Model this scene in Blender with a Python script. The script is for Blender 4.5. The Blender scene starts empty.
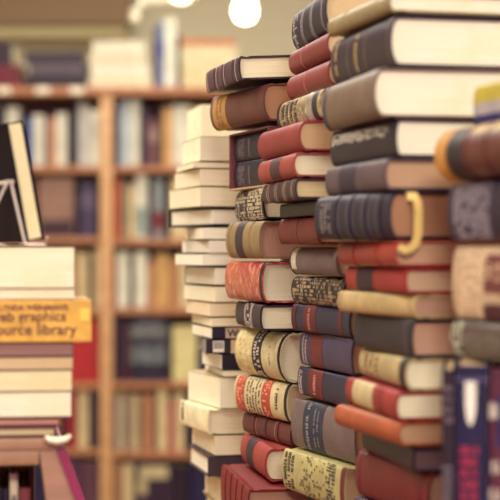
import bpy, bmesh, math, random
from mathutils import Matrix, Vector

SC = bpy.context.scene
COL = SC.collection
F = 1700.0            # focal length in pixels of the 500 px frame
ZC = 1.2              # height of the camera
TABLE = 0.75
rnd = random.Random(11)

# ------------------------------------------------------------------ materials
def lin(c):
    return tuple(((x / 255 / 12.92) if x / 255 <= 0.04045 else ((x / 255 + 0.055) / 1.055) ** 2.4) for x in c)

def ink(c):
    # tone curve for covers: deeper and a little greyer than the swatch
    q = [255 * (x / 255) ** 1.42 for x in c]
    m = sum(q) / 3
    f = 1.25 if c[2] >= max(c[0], c[1]) else .84
    q = [max(0.0, m + (x - m) * f) for x in q]
    k = max(0.0, 1 - m / 130)          # purple toning of the shadows put into dark cover colours
    return (q[0] * (1 + .14 * k), q[1] * (1 - .26 * k), q[2] * (1 + .16 * k))

MATS = {}
def _base(name):
    m = bpy.data.materials.new(name)
    m.use_nodes = True
    nt = m.node_tree
    return m, nt, nt.nodes['Principled BSDF']

def _ramp_mix(nt, fac, a, b):
    mx = nt.nodes.new('ShaderNodeMix'); mx.data_type = 'RGBA'
    nt.links.new(fac, mx.inputs[0])
    if isinstance(a, tuple): mx.inputs[6].default_value = (*a, 1)
    else: nt.links.new(a, mx.inputs[6])
    if isinstance(b, tuple): mx.inputs[7].default_value = (*b, 1)
    else: nt.links.new(b, mx.inputs[7])
    return mx.outputs[2]

def _noise(nt, scale, detail=3, stretch=(1, 1, 1), rough=.6):
    tc = nt.nodes.new('ShaderNodeTexCoord')
    mp = nt.nodes.new('ShaderNodeMapping')
    mp.inputs['Scale'].default_value = stretch
    nt.links.new(tc.outputs['Object'], mp.inputs['Vector'])
    n = nt.nodes.new('ShaderNodeTexNoise')
    n.inputs['Scale'].default_value = scale
    n.inputs['Detail'].default_value = detail
    n.inputs['Roughness'].default_value = rough
    nt.links.new(mp.outputs['Vector'], n.inputs['Vector'])
    return n.outputs['Fac']

def _map(nt, v, lo, hi):
    r = nt.nodes.new('ShaderNodeMapRange')
    r.inputs['From Min'].default_value = lo; r.inputs['From Max'].default_value = hi
    nt.links.new(v, r.inputs['Value'])
    return r.outputs['Result']

def _bump(nt, b, h, strength, dist=.001):
    bp = nt.nodes.new('ShaderNodeBump')
    bp.inputs['Strength'].default_value = strength; bp.inputs['Distance'].default_value = dist
    nt.links.new(h, bp.inputs['Height'])
    nt.links.new(bp.outputs['Normal'], b.inputs['Normal'])

def cloth(c, rough=.62, wear=.25, kind='cloth'):
    k = ('cloth', c, rough, wear, kind)
    if k in MATS: return MATS[k]
    m, nt, b = _base('book cloth' if kind == 'cloth' else kind)
    base = lin(ink(c))
    dark = tuple(x * .72 for x in base)
    light = tuple(min(1, x * 1.15 + .012) for x in base)
    f1 = _map(nt, _noise(nt, 35, 4), .35, .68)
    col = _ramp_mix(nt, f1, dark, base)
    f2 = _map(nt, _noise(nt, 110, 5), .62 - wear * .25, .86)
    col = _ramp_mix(nt, f2, col, light)
    nt.links.new(col, b.inputs['Base Color'])
    b.inputs['Roughness'].default_value = rough
    b.inputs['Specular IOR Level'].default_value = .12 if kind == 'matte cloth' else .35
    _bump(nt, b, _noise(nt, 900 if kind == 'cloth' else 420, 3), .25, .0006)
    MATS[k] = m
    return m

def plain(c, rough=.6, metal=0.0, name='plain finish'):
    k = ('plain', c, rough, metal, name)
    if k in MATS: return MATS[k]
    m, nt, b = _base(name)
    base = lin(c)
    f = _map(nt, _noise(nt, 60, 3), .3, .7)
    nt.links.new(_ramp_mix(nt, f, tuple(x * .9 for x in base), base), b.inputs['Base Color'])
    b.inputs['Roughness'].default_value = rough; b.inputs['Metallic'].default_value = metal
    MATS[k] = m
    return m

def paper(c, brown=0.0, axis='z'):
    """edge of a block of leaves: fine lines stacked through the thickness"""
    k = ('paper', c, brown)
    if k in MATS: return MATS[k]
    m, nt, b = _base('leaf edges')
    g = sum(c) / 3
    base = lin(tuple(g + (x - g) * .86 for x in c))
    f = _map(nt, _noise(nt, 1, 4, (6, 6, 900), .7), .3, .72)
    col = _ramp_mix(nt, f, tuple(x * y for x, y in zip(base, (.80, .76, .70))), base)
    f2 = _map(nt, _noise(nt, 22, 4), .5, .85)
    col = _ramp_mix(nt, f2, col, tuple(x * y for x, y in zip(base, (.86, .78, .62))))
    nt.links.new(col, b.inputs['Base Color'])
    b.inputs['Roughness'].default_value = .85
    b.inputs['Specular IOR Level'].default_value = .15
    _bump(nt, b, _noise(nt, 1, 3, (3, 3, 1100)), .3, .0006)
    MATS[k] = m
    return m

def wood(c, c2, grain=(1, 1, 12), rough=.5):
    k = ('wood', c, c2, grain)
    if k in MATS: return MATS[k]
    m, nt, b = _base('wood')
    f = _map(nt, _noise(nt, 4, 5, grain), .3, .7)
    nt.links.new(_ramp_mix(nt, f, lin(c), lin(c2)), b.inputs['Base Color'])
    b.inputs['Roughness'].default_value = rough
    MATS[k] = m
    return m

def marbled(c1, c2, c3, scale=40, rough=.35):
    k = ('marb', c1, c2, c3, scale)
    if k in MATS: return MATS[k]
    m, nt, b = _base('marbled paper')
    n1 = _map(nt, _noise(nt, scale, 4, (1, .35, 1)), .42, .58)
    n2 = _map(nt, _noise(nt, scale * 2.3, 5), .5, .66)
    col = _ramp_mix(nt, n2, _ramp_mix(nt, n1, lin(c1), lin(c2)), lin(c3))
    nt.links.new(col, b.inputs['Base Color'])
    b.inputs['Roughness'].default_value = rough
    MATS[k] = m
    return m

def emit(c, s, name='lit glass'):
    m, nt, b = _base(name)
    b.inputs['Base Color'].default_value = (*lin(c), 1)
    b.inputs['Emission Color'].default_value = (*lin(c), 1)
    b.inputs['Emission Strength'].default_value = s
    return m

# ------------------------------------------------------------------ mesh helpers
def link(name, bm, mat, parent=None, smooth=None):
    bmesh.ops.recalc_face_normals(bm, faces=bm.faces[:])
    me = bpy.data.meshes.new(name)
    bm.to_mesh(me); bm.free()
    o = bpy.data.objects.new(name, me)
    COL.objects.link(o)
    if mat: me.materials.append(mat)
    if smooth is not None:
        for p in me.polygons: p.use_smooth = True
        me.set_sharp_from_angle(angle=math.radians(smooth))
    if parent: o.parent = parent
    return o

def empty(name, M, label=None, cat=None, group=None):
    e = bpy.data.objects.new(name, None)
    e.empty_display_size = .02
    COL.objects.link(e)
    e.matrix_world = M
    tag(e, label, cat, group)
    return e

def tag(o, label=None, cat=None, group=None, kind=None):
    if label: o['label'] = label
    if cat: o['category'] = cat
    if group: o['group'] = group
    if kind: o['kind'] = kind
    return o

def box(bm, x0, x1, y0, y1, z0, z1, M=None, bevel=0):
    r = bmesh.ops.create_cube(bm, size=1)
    vs = r['verts']
    for v in vs:
        v.co = Vector((x0 + (v.co.x + .5) * (x1 - x0), y0 + (v.co.y + .5) * (y1 - y0), z0 + (v.co.z + .5) * (z1 - z0)))
    if bevel:
        es = list({e for v in vs for e in v.link_edges})
        g = bmesh.ops.bevel(bm, geom=es, offset=bevel, segments=2, affect='EDGES', profile=.6)
        vs = g['verts']
    if M is not None:
        for v in vs: v.co = M @ v.co
    return bm

def extrude_xz(bm, pts, y0, y1, closed=True, segs=1, caps=True, warp=None):
    """a closed profile in x,z carried along y"""
    rings = []
    for i in range(segs + 1):
        y = y0 + (y1 - y0) * i / segs
        ring = []
        for (x, z) in pts:
            p = Vector((x, y, z))
            if warp: p = warp(p)
            ring.append(bm.verts.new(p))
        rings.append(ring)
    n = len(pts)
    for a, b in zip(rings, rings[1:]):
        for i in range(n if closed else n - 1):
            j = (i + 1) % n
            bm.faces.new((a[i], a[j], b[j], b[i]))
    if caps:
        bm.faces.new(rings[0][::-1]); bm.faces.new(rings[-1])
    return bm

def tube(bm, pts, r, n=8):
    pts = [Vector(p) for p in pts]
    rings = []
    for i, p in enumerate(pts):
        d = (pts[min(i + 1, len(pts) - 1)] - pts[max(i - 1, 0)]).normalized()
        up = Vector((0, 0, 1)) if abs(d.z) < .9 else Vector((1, 0, 0))
        a = d.cross(up).normalized(); b = d.cross(a).normalized()
        rr = r[i] if isinstance(r, (list, tuple)) else r
        rings.append([bm.verts.new(p + (a * math.cos(t) + b * math.sin(t)) * rr) for t in [2 * math.pi * k / n for k in range(n)]])
    for A, B in zip(rings, rings[1:]):
        for k in range(n): bm.faces.new((A[k], A[(k + 1) % n], B[(k + 1) % n], B[k]))
    bm.faces.new(rings[0][::-1]); bm.faces.new(rings[-1])
    return bm

def lathe(bm, prof, M=None, n=32):
    rings = []
    for (r, z) in prof:
        ring = [bm.verts.new(Vector((r * math.cos(2 * math.pi * k / n), r * math.sin(2 * math.pi * k / n), z))) for k in range(n)]
        rings.append(ring)
    for A, B in zip(rings, rings[1:]):
        for k in range(n): bm.faces.new((A[k], A[(k + 1) % n], B[(k + 1) % n], B[k]))
    bm.faces.new(rings[0][::-1]); bm.faces.new(rings[-1])
    if M is not None:
        for v in bm.verts: v.co = M @ v.co
    return bm

# ------------------------------------------------------------------ the book
# local axes of every book: x from spine (0) to fore-edge (W), y along the spine (0 near, L far), z through the thickness (0..T)
NA = 12
def spine_pt(a, T, b, off=0.0):
    """point of the outer spine curve, a 0..1 from the lower to the upper joint, pushed outwards by off"""
    if b <= 1e-6:
        return (-off, T * a)
    t = math.pi * a
    p = (-b * math.sin(t), T / 2 * (1 - math.cos(t)))
    n = Vector((-math.sin(t) * T / 2, -math.cos(t) * b))
    n.normalize()
    return (p[0] + n.x * off, p[1] + n.y * off)

def hard_cover(T, W, L, b, t=.0025, groove=.0011):
    bm = bmesh.new()
    out = [(W, 0.0), (W * .5, 0.0), (.013, 0.0), (.009, groove), (.006, groove), (.0025, 0.0)]
    out += [spine_pt(k / NA, T, b) for k in range(NA + 1)]
    out += [(.0025, T), (.006, T - groove), (.009, T - groove), (.013, T), (W * .5, T), (W, T)]
    inn = [(W, T - t), (.004, T - t)]
    inn += [spine_pt(k / NA, T, b, -t) for k in range(NA - 1, 0, -1)]
    inn += [(.004, t), (W, t)]
    extrude_xz(bm, out + inn, 0, L, segs=6)
    return bm

def page_block(T, W, L, b, t, ov, concave=0.0, wavy=0.0):
    bm = bmesh.new()
    prof = []
    if b > 1e-6:
        prof += [spine_pt(k / NA, T, b, -t - .0006) for k in range(1, NA)]
        prof = [(.004, t + .0002)] + prof + [(.004, T - t - .0002)]
    else:
        prof += [(t + .0004, t + .0002), (t + .0004, T - t - .0002)]
    w = W - ov
    prof += [(w, T - t - .0002)]
    for k in range(1, 8):
        a = 1 - k / 8
        prof.append((w - concave * math.sin(math.pi * a), t + (T - 2 * t) * a))
    prof += [(w, t + .0002)]
    extrude_xz(bm, prof, ov, L - ov, segs=1)
    return bm

def paper_cover(T, W, L, t=.0006):
    bm = bmesh.new()
    prof = [(W, 0), (W * .5, 0), (.0008, 0), (0, .0008), (0, T / 2), (0, T - .0008), (.0008, T), (W * .5, T), (W, T), (W, T - t), (t + .0004, T - t), (t + .0004, t), (W, t)]
    extrude_xz(bm, prof, 0, L, segs=4)
    return bm

def strip(bm, T, b, y0, y1, a0=0.0, a1=1.0, off=.0004, base=-.0003):
    """a thin band lying on the spine"""
    n = max(1, int(round((a1 - a0) * NA))) if b > 1e-6 else 1
    o = [spine_pt(a0 + (a1 - a0) * k / n, T, b, off) for k in range(n + 1)]
    i = [spine_pt(a0 + (a1 - a0) * k / n, T, b, base) for k in range(n, -1, -1)]
    extrude_xz(bm, o + i, y0, y1)

def font_mesh(text, size, extrude=.0002, bold=0.0):
    cu = bpy.data.curves.new('t', 'FONT')
    cu.body = text; cu.size = size; cu.extrude = extrude; cu.offset = bold
    cu.align_x = 'LEFT'
    ob = bpy.data.objects.new('t', cu); COL.objects.link(ob)
    dg = bpy.context.evaluated_depsgraph_get()
    me = bpy.data.meshes.new_from_object(ob.evaluated_get(dg))
    bpy.data.objects.remove(ob); bpy.data.curves.remove(cu)
    return me

def decorate(root, ops, T, L, b, W, rs, cover_mat):
    """ops use t along the spine, 0 at the far end, 1 at the near end"""
    for op in ops:
        k = op[0]
        if k == 'band':       # ('band', t0, t1, colour[, a0, a1])
            _, t0, t1, c = op[:4]
            a0, a1 = op[4:6] if len(op) > 5 else (0.03, .97)
            bm = bmesh.new(); strip(bm, T, b, L * (1 - t1), L * (1 - t0), a0, a1, .0004)
            link('spine_label' if t1 - t0 > .07 else 'spine_band', bm, c if not isinstance(c, tuple) else cloth(c, .55, .2), root, 40)
        elif k == 'raised':   # raised cords under the leather
            for t in op[1]:
                bm = bmesh.new(); strip(bm, T, b, L * (1 - t) - .002, L * (1 - t) + .002, .04, .96, .0014)
                link('raised_band', bm, cover_mat, root, 40)
        elif k == 'lines':    # ('lines', [t], colour) fine gilt rules
            for t in op[1]:
                bm = bmesh.new(); strip(bm, T, b, L * (1 - t) - .0006, L * (1 - t) + .0006, .05, .95, .0006)
                link('spine_rule', bm, plain(op[2], .4), root, 40)
        elif k == 'marks':    # ('marks', t0, t1, rows, colour, a0, a1[, width]) rows of small worn lettering across the spine
            _, t0, t1, rows, c, a0, a1 = op[:7]
            wd = op[7] if len(op) > 7 else .62
            bm = bmesh.new()
            for r in range(rows):
                tc = t0 + (t1 - t0) * (r + .5) / rows
                h = (t1 - t0) * L / rows * wd
                a = a0 + rs.random() * .05
                while a < a1 - .015:
                    da = (.018 + rs.random() * .03)
                    if rs.random() < .84:
                        y = L * (1 - tc)
                        hh = h * (.7 + .3 * rs.random())
                        strip(bm, T, b, y - hh / 2, y + hh / 2, a, min(a1, a + da * .75), .0009)
                        if rs.random() < .5:
                            strip(bm, T, b, y - hh / 2, y - hh / 2 + hh * .2, a, min(a1, a + da * 1.3), .0009)
                    a += da * 1.3
            if len(bm.verts): link('lettering', bm, plain(c, .45), root)
        elif k == 'ornate':   # ('ornate', t0, t1, colour, density) gilt ornament all over
            _, t0, t1, c, dens = op
            bm = bmesh.new()
            ny = max(3, int((t1 - t0) * L / .0042)); na = max(3, int(T / .0034))
            for i in range(ny):
                for j in range(na):
                    if rs.random() < dens:
                        y = L * (1 - t0 - (t1 - t0) * (i + .5) / ny)
                        a = .06 + .88 * (j + .5) / na
                        dy = .0021 * (.4 + .6 * rs.random()); da = .44 / na * (.4 + .6 * rs.random())
                        strip(bm, T, b, y - dy, y + dy, a - da, a + da, .0008)
            link('gilt_ornament', bm, plain(c, .4), root)

NBOOK = 0
def book(M, T, W, L, cover, label, group, style='hard', b=0.0, pages=(232, 222, 190), ops=(), flip=False, ov=.003, t=.0025, concave=None, rough=.47, wear=.25, extra=None):
    global NBOOK
    NBOOK += 1
    rs = random.Random(NBOOK * 7 + 3)
    root = empty('hardback_book' if style == 'hard' else 'paperback_book', M, label, 'book', group)
    cm = cover if not isinstance(cover, tuple) else cloth(cover, rough, wear, 'cloth' if style == 'hard' else 'printed card')
    if style == 'hard':
        t = min(t, T * .18)
        bm = hard_cover(T, W, L, b, t)
        bp = page_block(T, W, L, b, t, ov, .25 * b if concave is None else concave)
    else:
        tt = .0006
        bm = paper_cover(T, W, L, tt)
        bp = page_block(T, W, L, 0, tt, .0004, 0)
        b = 0.0
    if flip:
        for q in (bm, bp):
            for v in q.verts: v.co.x = W - v.co.x
    link('cover', bm, cm, root, 35)
    link('page_block', bp, paper(pages), root, 35)
    if not flip: decorate(root, ops, T, L, b, W, rs, cm)
    if extra: extra(root, T, W, L, b)
    return root

def frame(px, py, pz):
    return Matrix(((px.x, py.x, pz.x), (px.y, py.y, pz.y), (px.z, py.z, pz.z)))

def lay(spec, Yc0, group, facing='spine'):
    """one lying book from where its near upright corner stands in the room.
    spec: v0, v1 = upper and lower edge of the corner, uc = corner, uf = far end of the receding side, D = length of that side"""
    v0, v1, uc, uf, D = spec['v0'], spec['v1'], spec['uc'], spec['uf'], spec['D']
    Yc = spec.get('Y', Yc0)
    z1 = ZC + (250 - v0) / F * Yc0 - .0002
    z0 = ZC + (250 - v1) / F * Yc0 + .0002
    bulge = spec.get('b', 0) * abs(z1 - z0)
    uc = uc + .7 * bulge * F / Yc; uf = uf + .8 * bulge * F / (Yc * 1.1)
    X = (uc - 250) / F * Yc
    # turn of the book so that its receding side ends at uf
    k = (uf - 250) / F
    th = 0.0
    lo, hi = -1.2, 1.2
    for _ in range(60):
        th = (lo + hi) / 2
        if (X - D * math.sin(th)) / (Yc + D * math.cos(th)) > k: lo = th
        else: hi = th
    s = Vector((-math.sin(th), math.cos(th), 0)); p = Vector((math.cos(th), math.sin(th), 0)); zz = Vector((0, 0, 1))
    tilt = math.radians(spec.get('tilt', 0))
    if tilt:
        p2 = p * math.cos(tilt) + zz * math.sin(tilt); zz = zz * math.cos(tilt) - p * math.sin(tilt); p = p2
    pit = math.radians(spec.get('pitch', 0))
    if pit:
        s2 = s * math.cos(pit) + zz * math.sin(pit); zz = zz * math.cos(pit) - s * math.sin(pit); s = s2
    T = z1 - z0
    W = spec.get('W', .15)
    kw = {q: spec[q] for q in ('style', 'pages', 'ops', 'ov', 't', 'concave', 'rough', 'wear', 'extra') if q in spec}
    b = spec.get('b', 0) * T
    o = Vector((X, Yc, z0))
    mode = spec.get('mode', 'spine')
    if mode == 'spine':            # the spine recedes on the left
        M = Matrix.Translation(o) @ frame(p, s, zz).to_4x4()
        return book(M, T, W, D, spec['c'], spec['label'], group, b=b, **kw)
    if mode == 'flip':             # fore-edge on the left, spine away on the right
        M = Matrix.Translation(o) @ frame(p, s, zz).to_4x4()
        return book(M, T, W, D, spec['c'], spec['label'], group, b=b, flip=True, **kw)
    if mode == 'back':             # spine away at the far end, head on the left
        M = Matrix.Translation(o + s * D) @ frame(-s, p, zz).to_4x4()
        return book(M, T, D, W, spec['c'], spec['label'], group, b=b, **kw)
    # 'front': the spine faces the viewer, the head of the book recedes on the left
    M = Matrix.Translation(o + p * W) @ frame(s, -p, zz).to_4x4()
    return book(M, T, D, W, spec['c'], spec['label'], group, b=b, **kw)

def stack(specs, Yc, group):
    for s in specs: lay(s, Yc, group)

CREAM = (236, 226, 192); TAN = (206, 172, 138); BROWNP = (160, 116, 96); WHITE = (240, 234, 208)

# ------------------------------------------------------------------ stack D: the big volumes right of the middle
GD = 'books in the tall stack of thick old volumes'
D_ = dict(D=.205, W=.19)
YD = 1.66
dd = [
 dict(v0=-9, v1=12, uc=390, uf=328, c=(176, 160, 118), b=.3, pages=WHITE, label='olive cream hardback lying on top of the tall stack of thick volumes', ops=[('lines', [.1, .3, .8], (140, 120, 80))]),
 dict(v0=15, v1=66, uc=392, uf=332, c=(66, 52, 66), b=.2, pages=WHITE, rough=.38, label='thick black purple hardback with two columns of gold lettering and bright white pages',
      ops=[('marks', .07, .12, 1, (200, 168, 112), .2, .85, .5), ('marks', .42, .48, 1, (200, 168, 112), .2, .8, .5), ('lines', [.02, .3, .6, .97], (120, 100, 90))]),
 dict(v0=67, v1=117, uc=376, uf=324, c=(146, 132, 104), b=.22, pages=WHITE, wear=.1, label='thick plain olive grey hardback with bright white pages below the black purple one', ops=[('band', 0, .06, (92, 90, 104))]),
 dict(v0=118, v1=157, uc=396, uf=331, c=(58, 44, 60), b=.15, pages=WHITE, label='dark plum hardback with a row of white lettering along its spine',
      ops=[('marks', .03, .9, 22, (222, 212, 198), .54, .76, .6), ('band', .0, .9, (86, 70, 78), .84, .97)]),
 dict(v0=158, v1=190, uc=386, uf=326, c=(118, 108, 104), b=.2, pages=(190, 150, 118), label='grey green cloth hardback with a darker band, brown pages facing right', ops=[('band', .25, .52, (74, 68, 78))]),
 dict(v0=191, v1=239, uc=391, uf=315, c=(54, 48, 66), b=.2, pages=(172, 122, 90), label='thick navy leather hardback with raised bands and a torn cream strap', ops=[('raised', [.3, .5, .7, .88]), ('marks', .08, .24, 3, (140, 128, 130), .25, .75, .5), ('lines', [.34, .46, .54, .66, .74, .84], (104, 94, 104))]),
 dict(v0=240, v1=267, uc=396, uf=338, c=(186, 84, 58), b=.3, pages=(206, 162, 128), rough=.42, label='orange red leather hardback under the navy leather volume', ops=[('raised', [.3, .7])]),
 dict(v0=268, v1=294, uc=406, uf=346, c=(186, 62, 60), b=.2, pages=TAN, label='bright red hardback with a dark grey band across its spine', ops=[('band', .2, .48, (82, 64, 72))]),
 dict(v0=295, v1=319, uc=415, uf=338, c=(216, 190, 140), b=.25, pages=(196, 152, 128), label='cream vellum hardback with pinkish brown pages, between red and dark green volumes', ops=[('lines', [.04, .95], (170, 140, 100))]),
 dict(v0=320, v1=358, uc=412, uf=354, c=(64, 58, 64), b=.12, pages=(198, 152, 124), label='dark greenish grey hardback with pinkish tan pages', ops=[('lines', [.9], (100, 90, 90))]),
 dict(v0=359, v1=391, uc=407, uf=360, c=(208, 188, 142), b=.25, pages=CREAM, W=.14, label='cream spined hardback with brown worn lettering and pale pages', ops=[('marks', .1, .45, 3, (150, 110, 80), .25, .75, .5), ('band', .88, 1., (70, 54, 56))]),
 dict(v0=392, v1=421, uc=397, uf=346, c=(182, 70, 62), b=.22, pages=CREAM, W=.15, label='red hardback with a wide cream paper label on its spine', ops=[('band', .16, .56, (222, 204, 160)), ('lines', [.68, .74], (110, 40, 40))]),
 dict(v0=422, v1=447, uc=400, uf=335, c=(196, 116, 62), b=.35, pages=(206, 162, 124), W=.15, label='plain orange tan hardback with rounded spine', ops=[]),
 dict(v0=448, v1=473, uc=413, uf=362, c=(66, 46, 62), b=.1, pages=(120, 92, 100), W=.14, label='hardback set back under the orange tan one, shadow gap put into its dark plum colour'),  # shade of the gap put into its cover and page colours
 dict(v0=474, v1=524, uc=429, uf=356, c=(142, 48, 52), b=.15, pages=(190, 146, 120), W=.15, label='thick smooth maroon hardback lowest in the tall stack', ops=[('lines', [.06, .9], (110, 30, 40))]),
 dict(v0=525, v1=618, uc=420, uf=350, c=(70, 60, 70), b=.1, pages=TAN, label='thick dark base volume under the maroon hardback'),
 dict(v0=619, v1=710.8, uc=420, uf=350, c=(80, 66, 60), b=.1, pages=TAN, label='thick brown base volume on the table under the thick dark base volume'),
]
for s in dd:
    for k_, v_ in D_.items(): s.setdefault(k_, v_)

def strap(root, T, W, L, b):
    bm = bmesh.new()
    # a torn strip of lining that hangs out of the head of the book and curls below it
    path = [(.010, .001, T - .005), (.0155, -.004, T - .0045), (.0185, -.0060, T - .011), (.019, -.0066, T * .55), (.0185, -.0068, T * .12), (.0155, -.0085, -.004), (.010, -.0105, -.009), (.003, -.011, -.0115), (-.003, -.010, -.007)]
    prev = None
    for i, p in enumerate(path):
        wd = .0042 if i < 6 else .0042 - .0005 * (i - 5)
        q = Vector(path[min(i + 1, len(path) - 1)]) - Vector(path[max(i - 1, 0)])
        q.normalize()
        nrm = Vector((q.z, 0, -q.x)); 
        if nrm.length < .2: nrm = Vector((1, 0, 0))
        nrm.normalize()
        th = Vector((0, -.0012, 0))
        c = Vector(p)
        ring = [bm.verts.new(c + nrm * wd), bm.verts.new(c - nrm * wd), bm.verts.new(c - nrm * wd + th), bm.verts.new(c + nrm * wd + th)]
        if prev:
            for k in range(4): bm.faces.new((prev[k], prev[(k + 1) % 4], ring[(k + 1) % 4], ring[k]))
        else: bm.faces.new(ring[::-1])
        prev = ring
    bm.faces.new(prev)
    o = link('torn_strap', bm, plain((226, 194, 118), .8, 0, 'torn lining'), root, 50)
    o['label'] = 'cream torn strap of lining'
dd[5]['extra'] = strap
stack(dd, YD, GD)

# ------------------------------------------------------------------ stack C
GC = 'books in the stack of red and blue bound volumes'
YC = 1.93
cc = [
 dict(v0=-12, v1=29, uc=327, uf=293, c=(58, 44, 62), b=.2, label='dark purple hardback with silver ornament on top of the red and blue stack', ops=[('ornate', .03, .2, (178, 166, 170), .22), ('lines', [.08, .3, .34, .58, .62, .9], (170, 158, 164))]),
 dict(v0=30, v1=57, uc=329, uf=290, c=(158, 66, 62), b=.35, label='upper of two matching plain dusty red hardbacks', ops=[('lines', [.35], (190, 110, 100))]),
 dict(v0=58, v1=86, uc=330, uf=288, c=(164, 72, 66), b=.35, label='lower of two matching plain dusty red hardbacks', ops=[('lines', [.45], (196, 116, 104))]),
 dict(v0=88, v1=118, uc=321, uf=278, c=marbled((186, 164, 118), (120, 98, 76), (216, 200, 160), 60), b=.25, label='olive cream patterned hardback with a dark clasp shaped band under the red pair', ops=[('band', .0, .06, (90, 70, 60)), ('marks', .1, .5, 4, (70, 56, 50), .2, .8), ('band', .72, .84, plain((196, 188, 180), .25, .6)), ('band', .84, .95, (60, 48, 54))]),
 dict(v0=120, v1=151, uc=301, uf=259, c=(172, 72, 66), b=.3, pages=(214, 176, 132), label='plain coral red hardback with tan pages sticking out to the left of the stack'),
 dict(v0=152, v1=177, uc=295, uf=259, c=(186, 92, 74), b=.3, pages=CREAM, label='orange red hardback with a small dark label and pale pages', ops=[('band', .36, .62, (104, 70, 72), .15, .85)]),
 dict(v0=178, v1=199, uc=296, uf=263, c=(82, 54, 58), b=.2, pages=(222, 200, 150), label='dark brown hardback with fine pale rules below the orange red one', ops=[('lines', [.15, .2, .4, .45, .65, .7, .9], (176, 144, 120))]),
 dict(v0=200, v1=215, uc=316, uf=280, c=(54, 38, 48), b=.1, pages=(84, 62, 64), D=.19, label='thin blackish filler hardback added as the shadow gap above the rust red volume'),  # fills a shadow gap, the shade put into cover and page colours
 dict(v0=216, v1=244, uc=318, uf=279, c=(142, 56, 48), b=.2, label='rust red hardback beside the navy leather volume', ops=[('lines', [.5], (110, 40, 40))]),
 dict(v0=247, v1=277, uc=338, uf=291, c=(144, 132, 122), b=.3, label='light grey hardback with a white paper scrap at the end of its spine', ops=[('band', .03, .14, (226, 216, 196), .3, .97), ('band', .0, .035, (74, 60, 62))]),
 dict(v0=279, v1=308, uc=345, uf=292, c=(66, 50, 52), b=.25, label='dark brown hardback covered in cream gilt ornament', ops=[('ornate', .04, .95, (172, 148, 116), .4), ('band', .02, .98, (150, 130, 104), .02, .1)]),
 dict(v0=309, v1=338, uc=350, uf=292, c=(64, 62, 84), b=.15, label='deep blue hardback with faded red label, topmost of three alike', ops=[('band', .0, .08, (112, 44, 54)), ('band', .22, .44, (132, 46, 54)), ('band', .82, .88, (124, 50, 58)), ('marks', .28, .36, 1, (190, 120, 110), .2, .8, .5)]),
 dict(v0=340, v1=376, uc=352, uf=300, c=(98, 94, 112), b=.12, pages=(208, 164, 118), label='faded grey blue hardback with a pale worn upper edge, middle of three alike', ops=[('band', .22, .46, (140, 60, 58)), ('band', .4, .95, (196, 186, 182), .9, .99), ('marks', .05, .16, 2, (190, 170, 160), .15, .85, .4)]),
 dict(v0=378, v1=409, uc=350, uf=298, c=(60, 58, 82), b=.12, label='deep blue hardback with crimson label, lowest of three alike', ops=[('band', .22, .5, (142, 42, 54)), ('marks', .02, .1, 2, (214, 184, 176), .1, .8, .45), ('marks', .3, .4, 1, (200, 130, 120), .25, .75, .5)]),
 dict(v0=413, v1=466, uc=356, uf=292, c=(144, 132, 122), b=.15, label='thick grey cloth hardback with a slate blue title panel', ops=[('band', .2, .52, (74, 82, 92)), ('marks', .24, .31, 1, (132, 138, 138), .12, .9, .6), ('marks', .36, .47, 2, (122, 128, 130), .2, .8, .35)]),
 dict(v0=468, v1=512, uc=345, uf=283, c=(216, 204, 146), b=.1, pages=TAN, label='pale yellow jacketed hardback with dark ink drawing low in the red and blue stack',
      ops=[('marks', .02, .2, 3, (74, 62, 56), .15, .85, .7), ('ornate', .3, .7, (120, 110, 84), .2), ('ornate', .72, .86, (70, 70, 64), .7), ('band', .94, 1.0, (140, 62, 56))]),
 dict(v0=513, v1=580, uc=356, uf=306, D=.17, c=(80, 50, 50), b=.1, label='thick brown base volume under the pale yellow jacketed hardback'),
 dict(v0=581, v1=646.2, uc=356, uf=306, D=.17, c=(60, 60, 80), b=.1, label='thick blue base volume on the table beneath the red and blue stack'),
]
for s in cc: s.setdefault('D', .205); s.setdefault('W', .16); s.setdefault('pages', (216, 186, 142))
stack(cc, YC, GC)

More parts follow.
